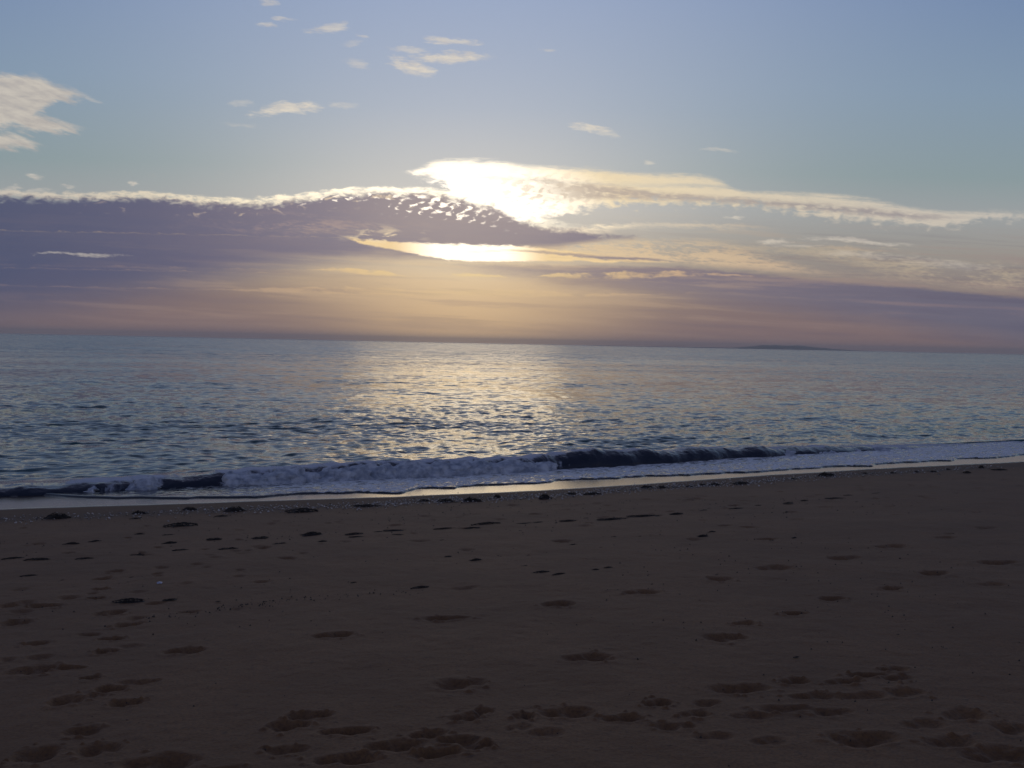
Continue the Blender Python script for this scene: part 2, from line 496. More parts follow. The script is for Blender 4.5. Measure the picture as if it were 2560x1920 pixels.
def smooth_line(L):
    s = np.linspace(L[0][0], L[0][-1], 400)
    t = np.interp(s, *L)
    k = np.hanning(25)
    k /= k.sum()
    return s, np.convolve(np.pad(t, 12, mode='edge'), k, 'valid')


WET, WRACK, BASE = smooth_line(WET), smooth_line(WRACK), smooth_line(BASE)

# ------------------------------------------------------------------ materials
def material(name):
    m = bpy.data.materials.new(name)
    m.use_nodes = True
    X.nt = m.node_tree
    b = m.node_tree.nodes['Principled BSDF']
    return m, b, m.node_tree


def put(nt, val, sock):
    if isinstance(val, X): nt.links.new(val.s, sock)
    else: sock.default_value = val


def position():
    return X(X.nt.nodes.new('ShaderNodeNewGeometry').outputs['Position'])


def attribute(name):
    n = X.nt.nodes.new('ShaderNodeAttribute')
    n.attribute_name = name
    return X(n.outputs['Fac'])


def bump(h, strength, dist):
    n = X.nt.nodes.new('ShaderNodeBump')
    n.inputs['Strength'].default_value = strength
    n.inputs['Distance'].default_value = dist
    X.nt.links.new(h.s, n.inputs['Height'])
    return X(n.outputs[0])


def shaken_normal(parts, lean, patch):
    """surface normal leaned by noise fields: wavelets too small for the mesh"""
    nt = X.nt
    g = nt.nodes.new('ShaderNodeNewGeometry')
    # of far water one sees mostly the wavelet sides that face the shore
    add = nt.nodes.new('ShaderNodeVectorMath')
    add.operation = 'ADD'
    nt.links.new(g.outputs['Normal'], add.inputs[0])
    nt.links.new(vec(lean[0], lean[1], 0.0).s, add.inputs[1])
    cur = add.outputs[0]
    for v, k in parts:
        sub = nt.nodes.new('ShaderNodeVectorMath')
        sub.operation = 'SUBTRACT'
        nt.links.new(v.s, sub.inputs[0])
        sub.inputs[1].default_value = (0.5, 0.5, 0.5)
        mul = nt.nodes.new('ShaderNodeVectorMath')
        mul.operation = 'MULTIPLY'
        nt.links.new(sub.outputs[0], mul.inputs[0])
        mul.inputs[1].default_value = (k, k, 0.0)
        gust = nt.nodes.new('ShaderNodeVectorMath')
        gust.operation = 'SCALE'
        nt.links.new(mul.outputs[0], gust.inputs[0])
        nt.links.new(patch.s, gust.inputs['Scale'])
        mul = gust
        add = nt.nodes.new('ShaderNodeVectorMath')
        add.operation = 'ADD'
        nt.links.new(cur, add.inputs[0])
        nt.links.new(mul.outputs[0], add.inputs[1])
        cur = add.outputs[0]
    nrm = nt.nodes.new('ShaderNodeVectorMath')
    nrm.operation = 'NORMALIZE'
    nt.links.new(cur, nrm.inputs[0])
    return X(nrm.outputs[0])


# sand
SAND, b, nt = material('sand')
P = position()
wet = attribute('wet')
grit = attribute('grit')
n1 = noise(P, 0.9, 5.0, 0.6)
n2 = noise(P, 60.0, 3.0, 0.6)
n3 = noise(P, 14.0, 4.0, 0.6)
c = mixc(ss(0.3, 0.7, n1), (0.160, 0.076, 0.029, 1), (0.206, 0.101, 0.040, 1))
c = mixc(ss(0.35, 0.75, n2), c, (0.115, 0.058, 0.028, 1))
c = mixc(ss(0.62, 0.72, n3) * 0.55, c, (0.050, 0.030, 0.018, 1))
c = mixc(attribute('damp') * 0.7, c, (0.105, 0.050, 0.021, 1))
c = mixc(grit * 0.45, c, (0.070, 0.042, 0.028, 1))
c = mixc(wet, c, (0.050, 0.028, 0.017, 1))
put(nt, c, b.inputs['Base Color'])
put(nt, mixc(wet, (0.80, 0.80, 0.80, 1), (0.15, 0.15, 0.15, 1)), b.inputs['Roughness'])
put(nt, 0.36 + wet * 0.24, b.inputs['Specular IOR Level'])
hb = n2 * 0.35 + n3 * 0.8 + noise(P, 5.0, 3.0) * 1.0
nb = bump(hb * (1.0 - wet), 0.8, 0.012)
put(nt, nb, b.inputs['Normal'])

# sea water
WATER, b, nt = material('sea_water')
P = position()
px_, py_, pz_ = sep(P)
rot_s = px_ * float(ES[0]) + py_ * float(ES[1])
rot_t = px_ * float(ET[0]) + py_ * float(ET[1])
far = ss(30.0, 260.0, rot_t)
far_lean = (far * (-0.13 * float(ET[0])), far * (-0.13 * float(ET[1])))
w1 = noise(vec(rot_s * 0.55, rot_t * 1.0), 3.2, 3.0, 0.55, color=True)
w2 = noise(vec(rot_s * 0.55, rot_t * 1.0, 7.0), 1.0, 3.0, 0.55, color=True)
w3 = noise(vec(rot_s * 0.6, rot_t * 1.0, 3.0), 0.16, 2.0, 0.5, color=True)
put(nt, (0.018, 0.074, 0.086, 1), b.inputs['Base Color'])
b.inputs['Roughness'].default_value = 0.10
b.inputs['IOR'].default_value = 1.333
b.inputs['Specular IOR Level'].default_value = 0.44
put(nt, shaken_normal([(w1, 0.75), (w2, 0.70), (w3, 0.35)], far_lean, 0.55 + ss(0.35, 0.65, noise(vec(rot_s * 0.012, rot_t * 0.04), 1.0, 4.0, 0.55)) * 0.75), b.inputs['Normal'])

# foam
FOAM, b, nt = material('foam')
P = position()
put(nt, mixc(ss(0.3, 0.7, noise(P, 4.5, 5.0, 0.6)), (0.24, 0.27, 0.34, 1), (0.62, 0.64, 0.70, 1)), b.inputs['Base Color'])
b.inputs['Roughness'].default_value = 0.8
b.inputs['Specular IOR Level'].default_value = 0.3
put(nt, bump(noise(P, 7.0, 4.0, 0.55), 0.6, 0.05), b.inputs['Normal'])

# thin wash of water with foam lying on it
WASH, b, nt = material('foamy_wash')
P = position()
fo = attribute('foam')
px_, py_, pz_ = sep(P)
rs = px_ * float(ES[0]) + py_ * float(ES[1])
rt = px_ * float(ET[0]) + py_ * float(ET[1])
cells = noise(vec(rs * 0.9, rt * 1.6), 3.2, 5.0, 0.65, 0.8)
vor = nt.nodes.new('ShaderNodeTexVoronoi')
vor.feature = 'DISTANCE_TO_EDGE'
vor.inputs['Scale'].default_value = 3.4
nt.links.new(vec(rs * 0.8 + cells * 0.5, rt * 1.5 + cells * 0.4).s, vor.inputs['Vector'])
lace_w = 1.0 - ss(0.03, 0.22, X(vor.outputs['Distance']))
fm = ss(0.0, 0.34, fo - 0.98 + (cells - 0.40) * 1.1 + lace_w * 0.38)
put(nt, mixc(fm, (0.030, 0.036, 0.045, 1), mixc(ss(0.35, 0.65, noise(P, 12.0, 4.0)), (0.62, 0.62, 0.66, 1), (0.86, 0.86, 0.88, 1))), b.inputs['Base Color'])
put(nt, mixc(fm, (0.06, 0.06, 0.06, 1), (0.75, 0.75, 0.75, 1)), b.inputs['Roughness'])
b.inputs['IOR'].default_value = 1.333
put(nt, bump(noise(vec(rs, rt * 1.6), 11.0, 4.0, 0.6) * (0.1 + fm), 0.7, 0.03), b.inputs['Normal'])

# face of the breaker: clear dark water streaked with foam
FACE, b, nt = material('wave_water')
P = position()
fo = attribute('foam')
px_, py_, pz_ = sep(P)
rs = px_ * float(ES[0]) + py_ * float(ES[1])
lace = noise(vec(rs * 3.0, pz_ * 3.5), 1.0, 5.0, 0.65, 1.0)
fm = ss(0.0, 0.45, fo - 0.50 + (lace - 0.45) * 1.7)
put(nt, mixc(fm, (0.022, 0.028, 0.046, 1), (0.50, 0.52, 0.60, 1)), b.inputs['Base Color'])
put(nt, mixc(fm, (0.12, 0.12, 0.12, 1), (0.8, 0.8, 0.8, 1)), b.inputs['Roughness'])
b.inputs['IOR'].default_value = 1.333
put(nt, bump(noise(vec(rs * 2.5, pz_ * 5.0), 1.6, 4.0, 0.6), 0.6, 0.06), b.inputs['Normal'])

# seaweed, shells, far land
WEED, b, nt = material('seaweed')
P = position()
put(nt, mixc(ss(0.3, 0.7, noise(P, 22.0, 3.0)), (0.012, 0.008, 0.006, 1), (0.035, 0.022, 0.014, 1)), b.inputs['Base Color'])
b.inputs['Roughness'].default_value = 0.7
SHELL, b, nt = material('shell')
P = position()
put(nt, mixc(ss(0.35, 0.65, noise(P, 7.0, 3.0)), (0.10, 0.075, 0.06, 1), (0.60, 0.52, 0.46, 1)), b.inputs['Base Color'])
b.inputs['Roughness'].default_value = 0.35
LAND, b, nt = material('far_land')
P = position()
put(nt, mixc(noise(P, 0.004, 4.0), (0.05, 0.06, 0.035, 1), (0.11, 0.10, 0.07, 1)), b.inputs['Base Color'])
b.inputs['Roughness'].default_value = 0.9

# ------------------------------------------------------------------ beach with footprints
# footprints: x, y, width, height as seen in the photograph (its pixels / 1.157)
PRINTS = [(998, 1480, 112, 32, 1), (1268, 1422, 108, 26, 1), (1570, 1375, 92, 22, 1), (1383, 1278, 78, 14, .9), (1205, 1306, 74, 18, 1), (1557, 1249, 60, 14, 1), (1672, 1224, 76, 13, 1), (1825, 1203, 70, 11, 1),
          (1925, 1180, 66, 9, 1), (2040, 1162, 50, 7, .8), (2135, 1142, 50, 6, .6), (968, 1337, 96, 13, 1), (720, 1373, 86, 19, 1), (398, 1408, 84, 21, 1), (1930, 1268, 48, 10, 1), (2022, 1239, 60, 13, 1),
          (2160, 1216, 80, 11, 1), (1800, 1290, 56, 12, .9), (1718, 1322, 56, 12, .9), (1605, 1345, 56, 12, .7), (2140, 1260, 60, 8, .5),
          (668, 1550, 96, 26, 1), (628, 1570, 84, 30, 1), (745, 1582, 110, 20, .9), (850, 1612, 130, 36, 1), (922, 1590, 80, 24, .8), (1005, 1553, 72, 27, .9), (1045, 1542, 42, 10, .7), (992, 1602, 90, 26, .8), (945, 1630, 110, 24, .9),
          (1032, 1614, 74, 25, 1), (1225, 1540, 120, 32, 1), (1130, 1551, 50, 13, .7), (745, 1642, 140, 32, 1), (340, 1648, 150, 44, 1), (78, 1632, 84, 40, .9), (215, 1622, 84, 36, .9), (1872, 1597, 140, 38, 1),
          (1600, 1487, 130, 26, .9), (1420, 1520, 62, 13, .8), (1345, 1552, 90, 20, .8), (1715, 1468, 60, 18, .7), (1500, 1543, 70, 16, .6), (1460, 1572, 90, 20, .6), (1530, 1520, 60, 16, .5), (2150, 1628, 130, 40, .9), (2080, 1540, 90, 26, .7),
          (145, 1517, 64, 26, .9), (272, 1520, 64, 20, .9), (240, 1491, 62, 17, .9), (70, 1450, 90, 30, .8), (152, 1447, 62, 13, .8), (35, 1345, 52, 18, .9), (95, 1310, 66, 13, .9), (30, 1309, 60, 12, .9), (275, 1349, 52, 15, .9),
          (230, 1410, 50, 15, .8), (195, 1468, 40, 12, .7), (240, 1380, 50, 12, .8), (80, 1390, 46, 16, .7), (210, 1505, 40, 10, .5), (180, 1580, 70, 26, .7), (320, 1475, 50, 10, .5), (235, 1322, 60, 16, .9),
          (220, 1250, 36, 9, .8), (215, 1273, 34, 7, .8), (210, 1292, 36, 8, .7), (250, 1235, 36, 8, .7), (1820, 1470, 80, 14, .6), (1880, 1455, 90, 12, .7), (1940, 1462, 70, 16, .6), (1760, 1500, 110, 18, .6), (1860, 1500, 120, 14, .5),
          (1960, 1495, 80, 20, .6), (1700, 1530, 120, 20, .6), (1800, 1535, 90, 20, .5), (1620, 1545, 90, 18, .5), (1930, 1440, 60, 10, .6), (620, 1622, 90, 18, .6), (1180, 1585, 80, 20, .4), (1120, 1575, 60, 16, .4), (480, 1668, 120, 30, .6),
          (1540, 1590, 90, 22, .4), (1660, 1600, 80, 20, .4), (1990, 1560, 90, 24, .5), (2050, 1600, 100, 26, .6), (2190, 1570, 70, 26, .7)]


def build_beach():
    az = np.concatenate([np.linspace(-180, -40, 60, endpoint=False), np.linspace(-40, 40, 1300), np.linspace(40, 180, 61)[1:]])
    az = np.radians(az)
    inv = np.linspace(1 / 3.6, 1 / 60.0, 900)
    r = np.concatenate([[0.05, 0.5, 1.0, 1.6, 2.2, 2.8, 3.2], 1 / inv, [80, 120, 200, 400]])
    A, Rr = np.meshgrid(az, r)
    x, y = np.sin(A) * Rr, np.cos(A) * Rr
    s, t = st(x, y)
    z = beach_z(t)
    # gentle undulation, ripples and the small dents of a trodden strip
    dry = 1 - smooth(-1.6, 0.3, t - lin(WRACK, s))
    z = z + dry * ((fbm(x * 0.35, y * 0.35, 3, 5) - 0.5) * 0.05 + (fbm(x * 2.2, y * 2.2, 3, 9) - 0.5) * 0.018 + (fbm(x * 9, y * 9, 3, 13) - 0.5) * 0.008)
    rng = np.random.default_rng(11)
    dents = []
    for px, py, w, h, k in PRINTS:
        X0, Y0, Z0 = on_beach(px * 1.1573, py * 1.1573)
        D = math.hypot(X0, Y0)
        wx = w * 1.157 * D / F * 0.5
        hy = h * 1.157 * D * D / ((CAM_Z - Z0) * F) * 0.5
        hy, wx = min(max(hy, .07), 0.22), max(wx, .05)
        rot, sg = rng.uniform(-.2, .2), rng.choice([-1, 1])
        dents.append((X0 - .30 * wx * sg, Y0, wx * .78, hy * .95, rot, 0.048 * k, 0.4))
        dents.append((X0 + .55 * wx * sg, Y0 + .25 * hy * sg, wx * .50, hy * .72, rot + rng.uniform(-.3, .3), 0.032 * k, 0.4))
        if k > .55:
            for _c in range(7):
                q = rng.uniform(0, 6.28)
                dents.append((X0 + math.cos(q) * wx * rng.uniform(1.0, 1.5), Y0 + math.sin(q) * hy * rng.uniform(1.1, 1.7), rng.uniform(.012, .035), rng.uniform(.012, .035), 0, -0.010 * rng.uniform(.4, 1.2), 0))
    # many shallower marks between the wrack line and the middle of the beach
    for _ in range(250):
        ss_ = rng.uniform(-16, 24)
        back = rng.gamma(2.2, 1.4) + 0.8
        tt = float(lin(WRACK, ss_)) - back
        X0, Y0 = xy(ss_, tt)
        if Y0 < 8.5: continue
        dents.append((X0, Y0, rng.uniform(.05, .17), rng.uniform(.06, .14), rng.uniform(-.4, .7), rng.uniform(.014, .042), 0.4))
    for _ in range(45):
        X0, Y0 = rng.uniform(-4.6, -2.2), rng.uniform(6, 13)
        dents.append((X0, Y0, rng.uniform(.05, .12), rng.uniform(.05, .10), rng.uniform(-.5, .5), rng.uniform(.012, .034), 0.4))
    for X0, Y0, a, bb, rot, dep, rim in dents:
        D, A0 = math.hypot(X0, Y0), math.atan2(X0, Y0)
        m = max(a, bb) * 2.2
        i0, i1 = np.searchsorted(r, D - m), np.searchsorted(r, D + m)
        j0, j1 = np.searchsorted(az, A0 - m / D), np.searchsorted(az, A0 + m / D)
        if i1 <= i0 or j1 <= j0: continue
        xs, ys = x[i0:i1, j0:j1] - X0, y[i0:i1, j0:j1] - Y0
        cr, sr = math.cos(rot), math.sin(rot)
        p, q = (xs * cr + ys * sr) / a, (-xs * sr + ys * cr) / bb
        wob = (fbm(x[i0:i1, j0:j1] * 11, y[i0:i1, j0:j1] * 11, 3, 31, .6) - 0.5) * 0.5
        rr = np.sqrt(p * p + q * q) + wob
        z[i0:i1, j0:j1] += -dep * (1 - smooth(0.15, 1.12, rr)) + dep * rim * 0.25 * np.exp(-((rr - 1.25) / 0.30) ** 2)
    wetm = smooth(-0.10, 0.12, t - lin(WET, s) + (fbm(s * 1.5, t * 1.5, 2, 3) - .5) * .12)
    gritm = np.exp(-((t - lin(WRACK, s) - 0.15) / 0.40) ** 2)
    o = mesh_obj('beach', np.stack([x, y, z], -1).reshape(-1, 3), grid_faces(len(r), len(az))[:, ::-1], SAND)
    attr(o, 'wet', wetm)
    attr(o, 'grit', gritm)
    attr(o, 'damp', smooth(-0.35, 0.25, t - lin(WRACK, s) + (fbm(s * 2, t * 2, 3, 7) - .5) * .5) * (1 - wetm))
    return tag(o, 'dark brown sand beach dented with footprints in the foreground', 'beach', kind='structure')


beach = build_beach()

# ------------------------------------------------------------------ the sea
def build_sea():
    az = np.radians(np.concatenate([np.linspace(-80, -33, 60, endpoint=False), np.linspace(-33, 33, 1150), np.linspace(33, 80, 61)[1:]]))
    inv = np.concatenate([np.linspace(1 / 15.0, 1 / 200.0, 1150, endpoint=False), np.linspace(1 / 200.0, 1 / 3000.0, 130)])
    r = np.concatenate([1 / inv, [4000, 6000, 9000, 14000, 22000, 40000, 80000]])
    A, Rr = np.meshgrid(az, r)
    x, y = np.sin(A) * Rr, np.cos(A) * Rr
    s, t = st(x, y)
    rng = np.random.default_rng(3)
    z = np.zeros_like(x)
    dr = np.gradient(r)[:, None]
    for i in range(64):
        L = 0.26 * (8 / 0.26) ** (i / 63.0)
        k = 2 * math.pi / L
        a = rng.normal(0, 0.70)
        dirx, diry = math.sin(a), -math.cos(a)
        slope = 0.034 if L < 0.8 else (0.017 if L < 2.0 else 0.006)
        fade = 1 - smooth(0.28, 0.55, dr / L)
        z += fade * slope / k * np.sin(k * (s * dirx + t * diry) + rng.uniform(0, 6.28))
    off = t - lin(BASE, s)
    z = z * smooth(0.3, 4.0, off) * (0.45 + 1.1 * fbm(s * .05, t * .14, 3, 77))
    z = np.where(off < 0.9, -0.10 - 0.2 * (0.9 - off).clip(0, 1), z)
    z = np.where((off >= 0.9) & (off < 1.4), z * 1.0, z)
    o = mesh_obj('sea', np.stack([x, y, z], -1).reshape(-1, 3), grid_faces(len(r), len(az))[:, ::-1], WATER)
    return tag(o, 'grey green rippled sea reaching to the horizon with a golden glitter path', 'sea', kind='structure')


sea = build_sea()

# ------------------------------------------------------------------ the breaking wave
S0, S1 = -16.0, 33.0


def px_to_s(px):
    py = np.interp(px, [0, 640, 1280, 1900, 2560], [1238, 1212, 1184, 1142, 1108])
    return st(*on_level(px, float(py)))[0]


def along(pairs, s):
    return np.interp(s, [px_to_s(p) for p, v in pairs], [v for p, v in pairs])


def wave_state(s):
    H = along([(-400, .16), (0, .17), (200, .22), (300, .24), (500, .26), (640, .38), (900, .44), (1150, .47), (1300, .45), (1450, .46), (1600, .46), (1750, .42), (1900, .33), (2050, .24), (2250, .10), (2450, .02)], s)
    foam = along([(-400, .2), (0, .1), (150, .12), (185, .75), (260, .6), (330, .75), (380, .8), (440, .25), (510, .2), (600, 1), (1310, 1), (1385, .9), (1460, .34), (1650, .26), (1900, .34), (1960, .6), (2250, .6)], s)
    return H * (0.60 + 0.54 * fbm(s * 1.3, s * 0, 4, 41)), np.clip(foam + (fbm(s * 2.6, s * 0, 3, 47) - .5) * .45, 0, 1)


def build_wave():
    n, m = 1500, 64
    s = np.linspace(S0, S1, n)[:, None]
    w = np.linspace(0, 1, m)[None, :]
    H, foam = wave_state(s)
    tb = lin(BASE, s) + (fbm(s * 0.8, s * 0, 3, 51) - .5) * .25
    # section from the foot of the face (w=0) over the crest (w=.45) down the long back (w=1)
    face = np.clip(w / 0.45, 0, 1)
    backp = np.clip((w - 0.45) / 0.55, 0, 1)
    tt = tb + 0.50 * face ** 1.6 - 0.10 * np.sin(face * math.pi) * 0 + 2.6 * backp
    lip = np.exp(-((face - 1.0) / 0.18) ** 2) * (w <= 0.45) * 0.05
    tt = tt - lip
    zz = H * (1 - (1 - face) ** 1.7) * np.where(w > 0.45, (1 - smooth(0, 1, backp)) ** 1.1, 1)
    zz = zz + (fbm(s * 2.5, tt * 4, 3, 61) - .5) * 0.05 * smooth(0.05, .3, w) * (1 - smooth(.8, 1, w)) - 0.03 + 0.02 * (w < 0.02)
    xw, yw = xy(s + 0 * w, tt)
    root = bpy.data.objects.new('breaking_wave', None)
    COL.objects.link(root)
    tag(root, 'low wave breaking along the shore, dark smooth face with tumbling foam', 'wave')
    o = mesh_obj('water_face', np.stack([xw, yw, zz], -1).reshape(-1, 3), grid_faces(n, m)[:, ::-1], FACE, root)
    crest = np.exp(-((w - 0.47) / 0.10) ** 2)
    fatt = np.clip(foam * 0.55 + crest * 0.44 * np.ones_like(s) + 0.15 * (w > .5) * foam, 0, 1)
    attr(o, 'foam', fatt)
    # tumbling foam lying on the face
    m2 = 56
    w = np.linspace(0, 1, m2)[None, :]
    ang = w * math.pi
    lump = fbm(s * 1.6, w * 2.2 + 0 * s, 4, 71)
    lump2 = fbm(s * 5.0, w * 7.0, 4, 72, .6)
    rad = smooth(0.44, 0.98, foam + (fbm(s * 2.2, s * 0, 3, 73) - .5) * .6)
    hh = (H + 0.03) * rad * (0.66 + 0.85 * (lump - .40) + 0.34 * (lump2 - .5))
    cc = tb + 0.22
    wid = (0.50 + 0.25 * (lump - .5) + .25 * (lump2 - .5)) * (0.15 + 0.85 * rad)
    tt = cc - np.cos(ang) * wid
    zz = -0.05 + np.sin(ang) ** 0.75 * (hh + 0.05) * (rad > 0.005)
    zz = np.where(rad < 0.02, -0.08, zz)
    xw, yw = xy(s + (lump2 - .5) * 0.25, tt)
    mesh_obj('foam', np.stack([xw, yw, zz], -1).reshape(-1, 3), grid_faces(n, m2)[:, ::-1], FOAM, root)


build_wave()


def build_wash():
    n, m = 1500, 70
    s = np.linspace(S0 - 2, S1 + 8, n)[:, None]
    w = np.linspace(0, 1, m)[None, :] ** 1.5
    te = lin(EDGE, s) + np.abs(fbm(s * 0.55, s * 0, 4, 81) - .5) * 1.5 - .28
    tb = np.maximum(lin(BASE, s) + 0.35, te + 0.3)
    tt = te + (tb - te) * w
    base = np.maximum(beach_z(tt), -0.02)
    d = tt - te
    film = 0.035 * smooth(0.0, 0.10, d) ** 0.6
    foam = along([(-400, .20), (0, .22), (200, .34), (400, .52), (600, .72), (800, .90), (1000, .98), (1300, .96), (1700, .95), (2100, .98), (2600, 1.0)], s)
    bump_ = (fbm(s * 6, tt * 9, 4, 91, .6) - .4) * 0.035 * smooth(0.02, .25, d) * foam
    zz = base + film + bump_ - 0.012 * (w == 0)
    xw, yw = xy(s + 0 * w, tt)
    o = mesh_obj('swash_foam', np.stack([xw, yw, zz], -1).reshape(-1, 3), grid_faces(n, m)[:, ::-1], WASH)
    fa = foam * (0.75 + .25 * smooth(.0, .3, d)) + 0.2 * (fbm(s * .7, tt * 1.2, 3, 95) - .5) + 0 * w
    attr(o, 'foam', np.clip(fa * smooth(0.0, 0.05, d), 0, 1))
    return tag(o, 'sheet of white lavender foam washing up the sand in front of the wave', 'foam', kind='stuff')


build_wash()

# ------------------------------------------------------------------ seaweed
def heap_mesh(seed, flat):
    """a heap of weed: lumpy mound of crossing strands"""
    rng = np.random.default_rng(seed)
    V, Fc = [], []
    n, m = 40, 14
    a = np.linspace(0, 2 * math.pi, n, endpoint=False)[:, None]
    q = np.linspace(0, 1, m)[None, :]
    out_ = 0.36 + 0.30 * fbm(np.cos(a) * 1.6 + seed, np.sin(a) * 1.6, 3, seed)
    rr = q * out_
    x, y = np.cos(a) * rr * 1.35, np.sin(a) * rr
    hh = flat * (1 - q ** 2) * (0.35 + 1.1 * fbm(x * 7 + seed, y * 7, 3, seed + 3, .7)) - 0.03
    V = np.stack([x, y, hh], -1).reshape(-1, 3).tolist()
    for i in range(n):
        for j in range(m - 1):
            i2 = (i + 1) % n
            Fc.append((i * m + j, i * m + j + 1, i2 * m + j + 1, i2 * m + j))
    for k in range(46):                       # strands: thin twisted ribbons thrown over it
        p0 = rng.uniform(-.5, .5, 2) * (1.2, .8)
        ang = rng.uniform(0, 6.28)
        L = rng.uniform(.15, .5)
        wd = rng.uniform(.010, .028)
        st_ = len(V)
        for e in range(6):
            f = e / 5 - .5
            cx_ = p0[0] + math.cos(ang) * f * L
            cy_ = p0[1] + math.sin(ang) * f * L
            ang += rng.normal(0, .25)
            d = math.hypot(cx_ / 1.2, cy_ / .8)
            cz = max(flat * (1 - (d / .55) ** 2) * rng.uniform(.7, 1.25), 0.0) + rng.uniform(0.0, .05)
            nx_, ny_ = -math.sin(ang) * wd, math.cos(ang) * wd
            V += [(cx_ - nx_, cy_ - ny_, cz), (cx_ + nx_, cy_ + ny_, cz + rng.uniform(-.01, .02)), (cx_, cy_, cz + wd)]
        for e in range(5):
            o = st_ + 3 * e
            Fc += [(o, o + 3, o + 5, o + 2), (o + 2, o + 5, o + 4, o + 1), (o + 1, o + 4, o + 3, o)]
    return V, Fc


HEAPS = [mesh_obj('seaweed_heap', *heap_mesh(100 + i, fl), WEED) for i, fl in enumerate((0.27, 0.22, 0.17))]
FLATS = [mesh_obj('seaweed_heap', *heap_mesh(200 + i, fl), WEED) for i, fl in enumerate((0.08, 0.06))]
SCRAPS = [mesh_obj('seaweed_scrap', *heap_mesh(300 + i, fl), WEED) for i, fl in enumerate((0.12, 0.09, 0.07))]
protos = HEAPS + FLATS + SCRAPS


def place(proto, name, px, py, wpx, label, cat, group, aspect=0.7, rz=None):
    c = proto.copy()
    c.name = name
    COL.objects.link(c)
    x, y, z = on_beach(px, py)
    D = math.hypot(x, y)
    w = wpx * D / F * 0.66
    c.location = (x, y, z - 0.002)
    c.scale = (w, w * aspect, w)
    c.rotation_euler = (0, 0, TH + random.uniform(-.25, .25) if rz is None else rz)
    return tag(c, label, cat, group)


G1 = 'heaps of seaweed along the wrack line'
heaps = [
    (142, 1296, 62, 0, 'broad low mound of black seaweed, the farthest left heap on the wrack line'),
    (350, 1284, 42, 1, 'small rounded seaweed heap, second mound from the left end of the wrack line'),
    (338, 1297, 30, 3, 'flat seaweed tuft just below the second mound from the left of the wrack line'),
    (474, 1275, 38, 0, 'peaked clump of dark seaweed sitting nearest the wet sand on the left'),
    (586, 1278, 56, 0, 'tall two-humped seaweed heap at the start of the shell grit, left of the wave foam'),
    (553, 1291, 36, 3, 'thin flat seaweed patch just below the two-humped heap'),
    (755, 1279, 92, 3, 'long flat strip of seaweed in the shell grit, longest one on the left half'),
    (452, 1315, 92, 3, 'wide flattened brown seaweed mat lying alone on sand below the wrack line'),
    (917, 1266, 70, 4, 'thin flat strand of seaweed at the left end of the glittering shells'),
    (1060, 1253, 36, 2, 'low seaweed lump first of three close heaps under the golden wet sand'),
    (1114, 1255, 56, 2, 'ragged wide seaweed heap, middle one of three close heaps under the golden wet sand'),
    (1180, 1253, 58, 1, 'rounded seaweed heap, last of three close heaps under the golden wet sand'),
    (1243, 1244, 22, 0, 'small square black clump standing up against the golden wet sand'),
    (1361, 1247, 42, 2, 'low triangular seaweed heap right of the small square clump'),
    (1428, 1236, 30, 0, 'peaked small seaweed heap in the shell grit right of the golden wet sand'),
    (1481, 1236, 58, 3, 'flat dark line of weed directly right of the peaked small heap'),
    (1617, 1220, 42, 1, 'largest black seaweed heap on the right half, left one of a touching pair'),
    (1654, 1220, 32, 0, 'peaked black seaweed heap, right one of a touching pair'),
    (1684, 1219, 20, 1, 'little round seaweed lump just right of the touching pair'),
    (1723, 1217, 26, 2, 'low seaweed lump, second one right of the touching pair'),
    (1756, 1213, 24, 1, 'round seaweed lump, third one right of the touching pair'),
    (1786, 1213, 38, 2, 'wider seaweed lump, fourth one right of the touching pair'),
    (1851, 1210, 62, 3, 'long flat ribbon of weed where the shell grit thins out on the right'),
    (1985, 1198, 22, 1, 'small lone seaweed lump between two long flat stretches on the right'),
    (2067, 1190, 54, 1, 'big dark seaweed mound half buried in the right part of the wrack line'),
    (2162, 1184, 16, 0, 'tiny peaked weed clump right of the big half buried mound'),
    (2232, 1183, 20, 1, 'small weed clump, second one right of the big half buried mound'),
    (2291, 1181, 24, 2, 'low weed clump, third one right of the big half buried mound'),
    (2333, 1180, 22, 1, 'rounded weed clump, fourth one right of the big half buried mound'),
    (2347, 1186, 14, 3, 'tiny flat weed scrap just below the fourth clump right of the mound'),
    (2370, 1174, 18, 1, 'small weed clump on the seaward side, far right of the wrack line'),
    (2417, 1183, 28, 3, 'flat weed patch below the upright clump at the far right'),
    (2453, 1170, 18, 0, 'upright knob of black weed standing taller than wide at the far right'),
    (2498, 1175, 42, 4, 'thin flat weed streak nearest the right edge of the beach'),
]
for px, py, w, k, lab in heaps:
    pr = HEAPS[k] if k < 3 else FLATS[k - 3]
    o = place(pr, 'seaweed_heap', px, py, w, lab, 'seaweed', G1)
    if 'upright' in lab or 'square' in lab: o.scale.z *= 1.9

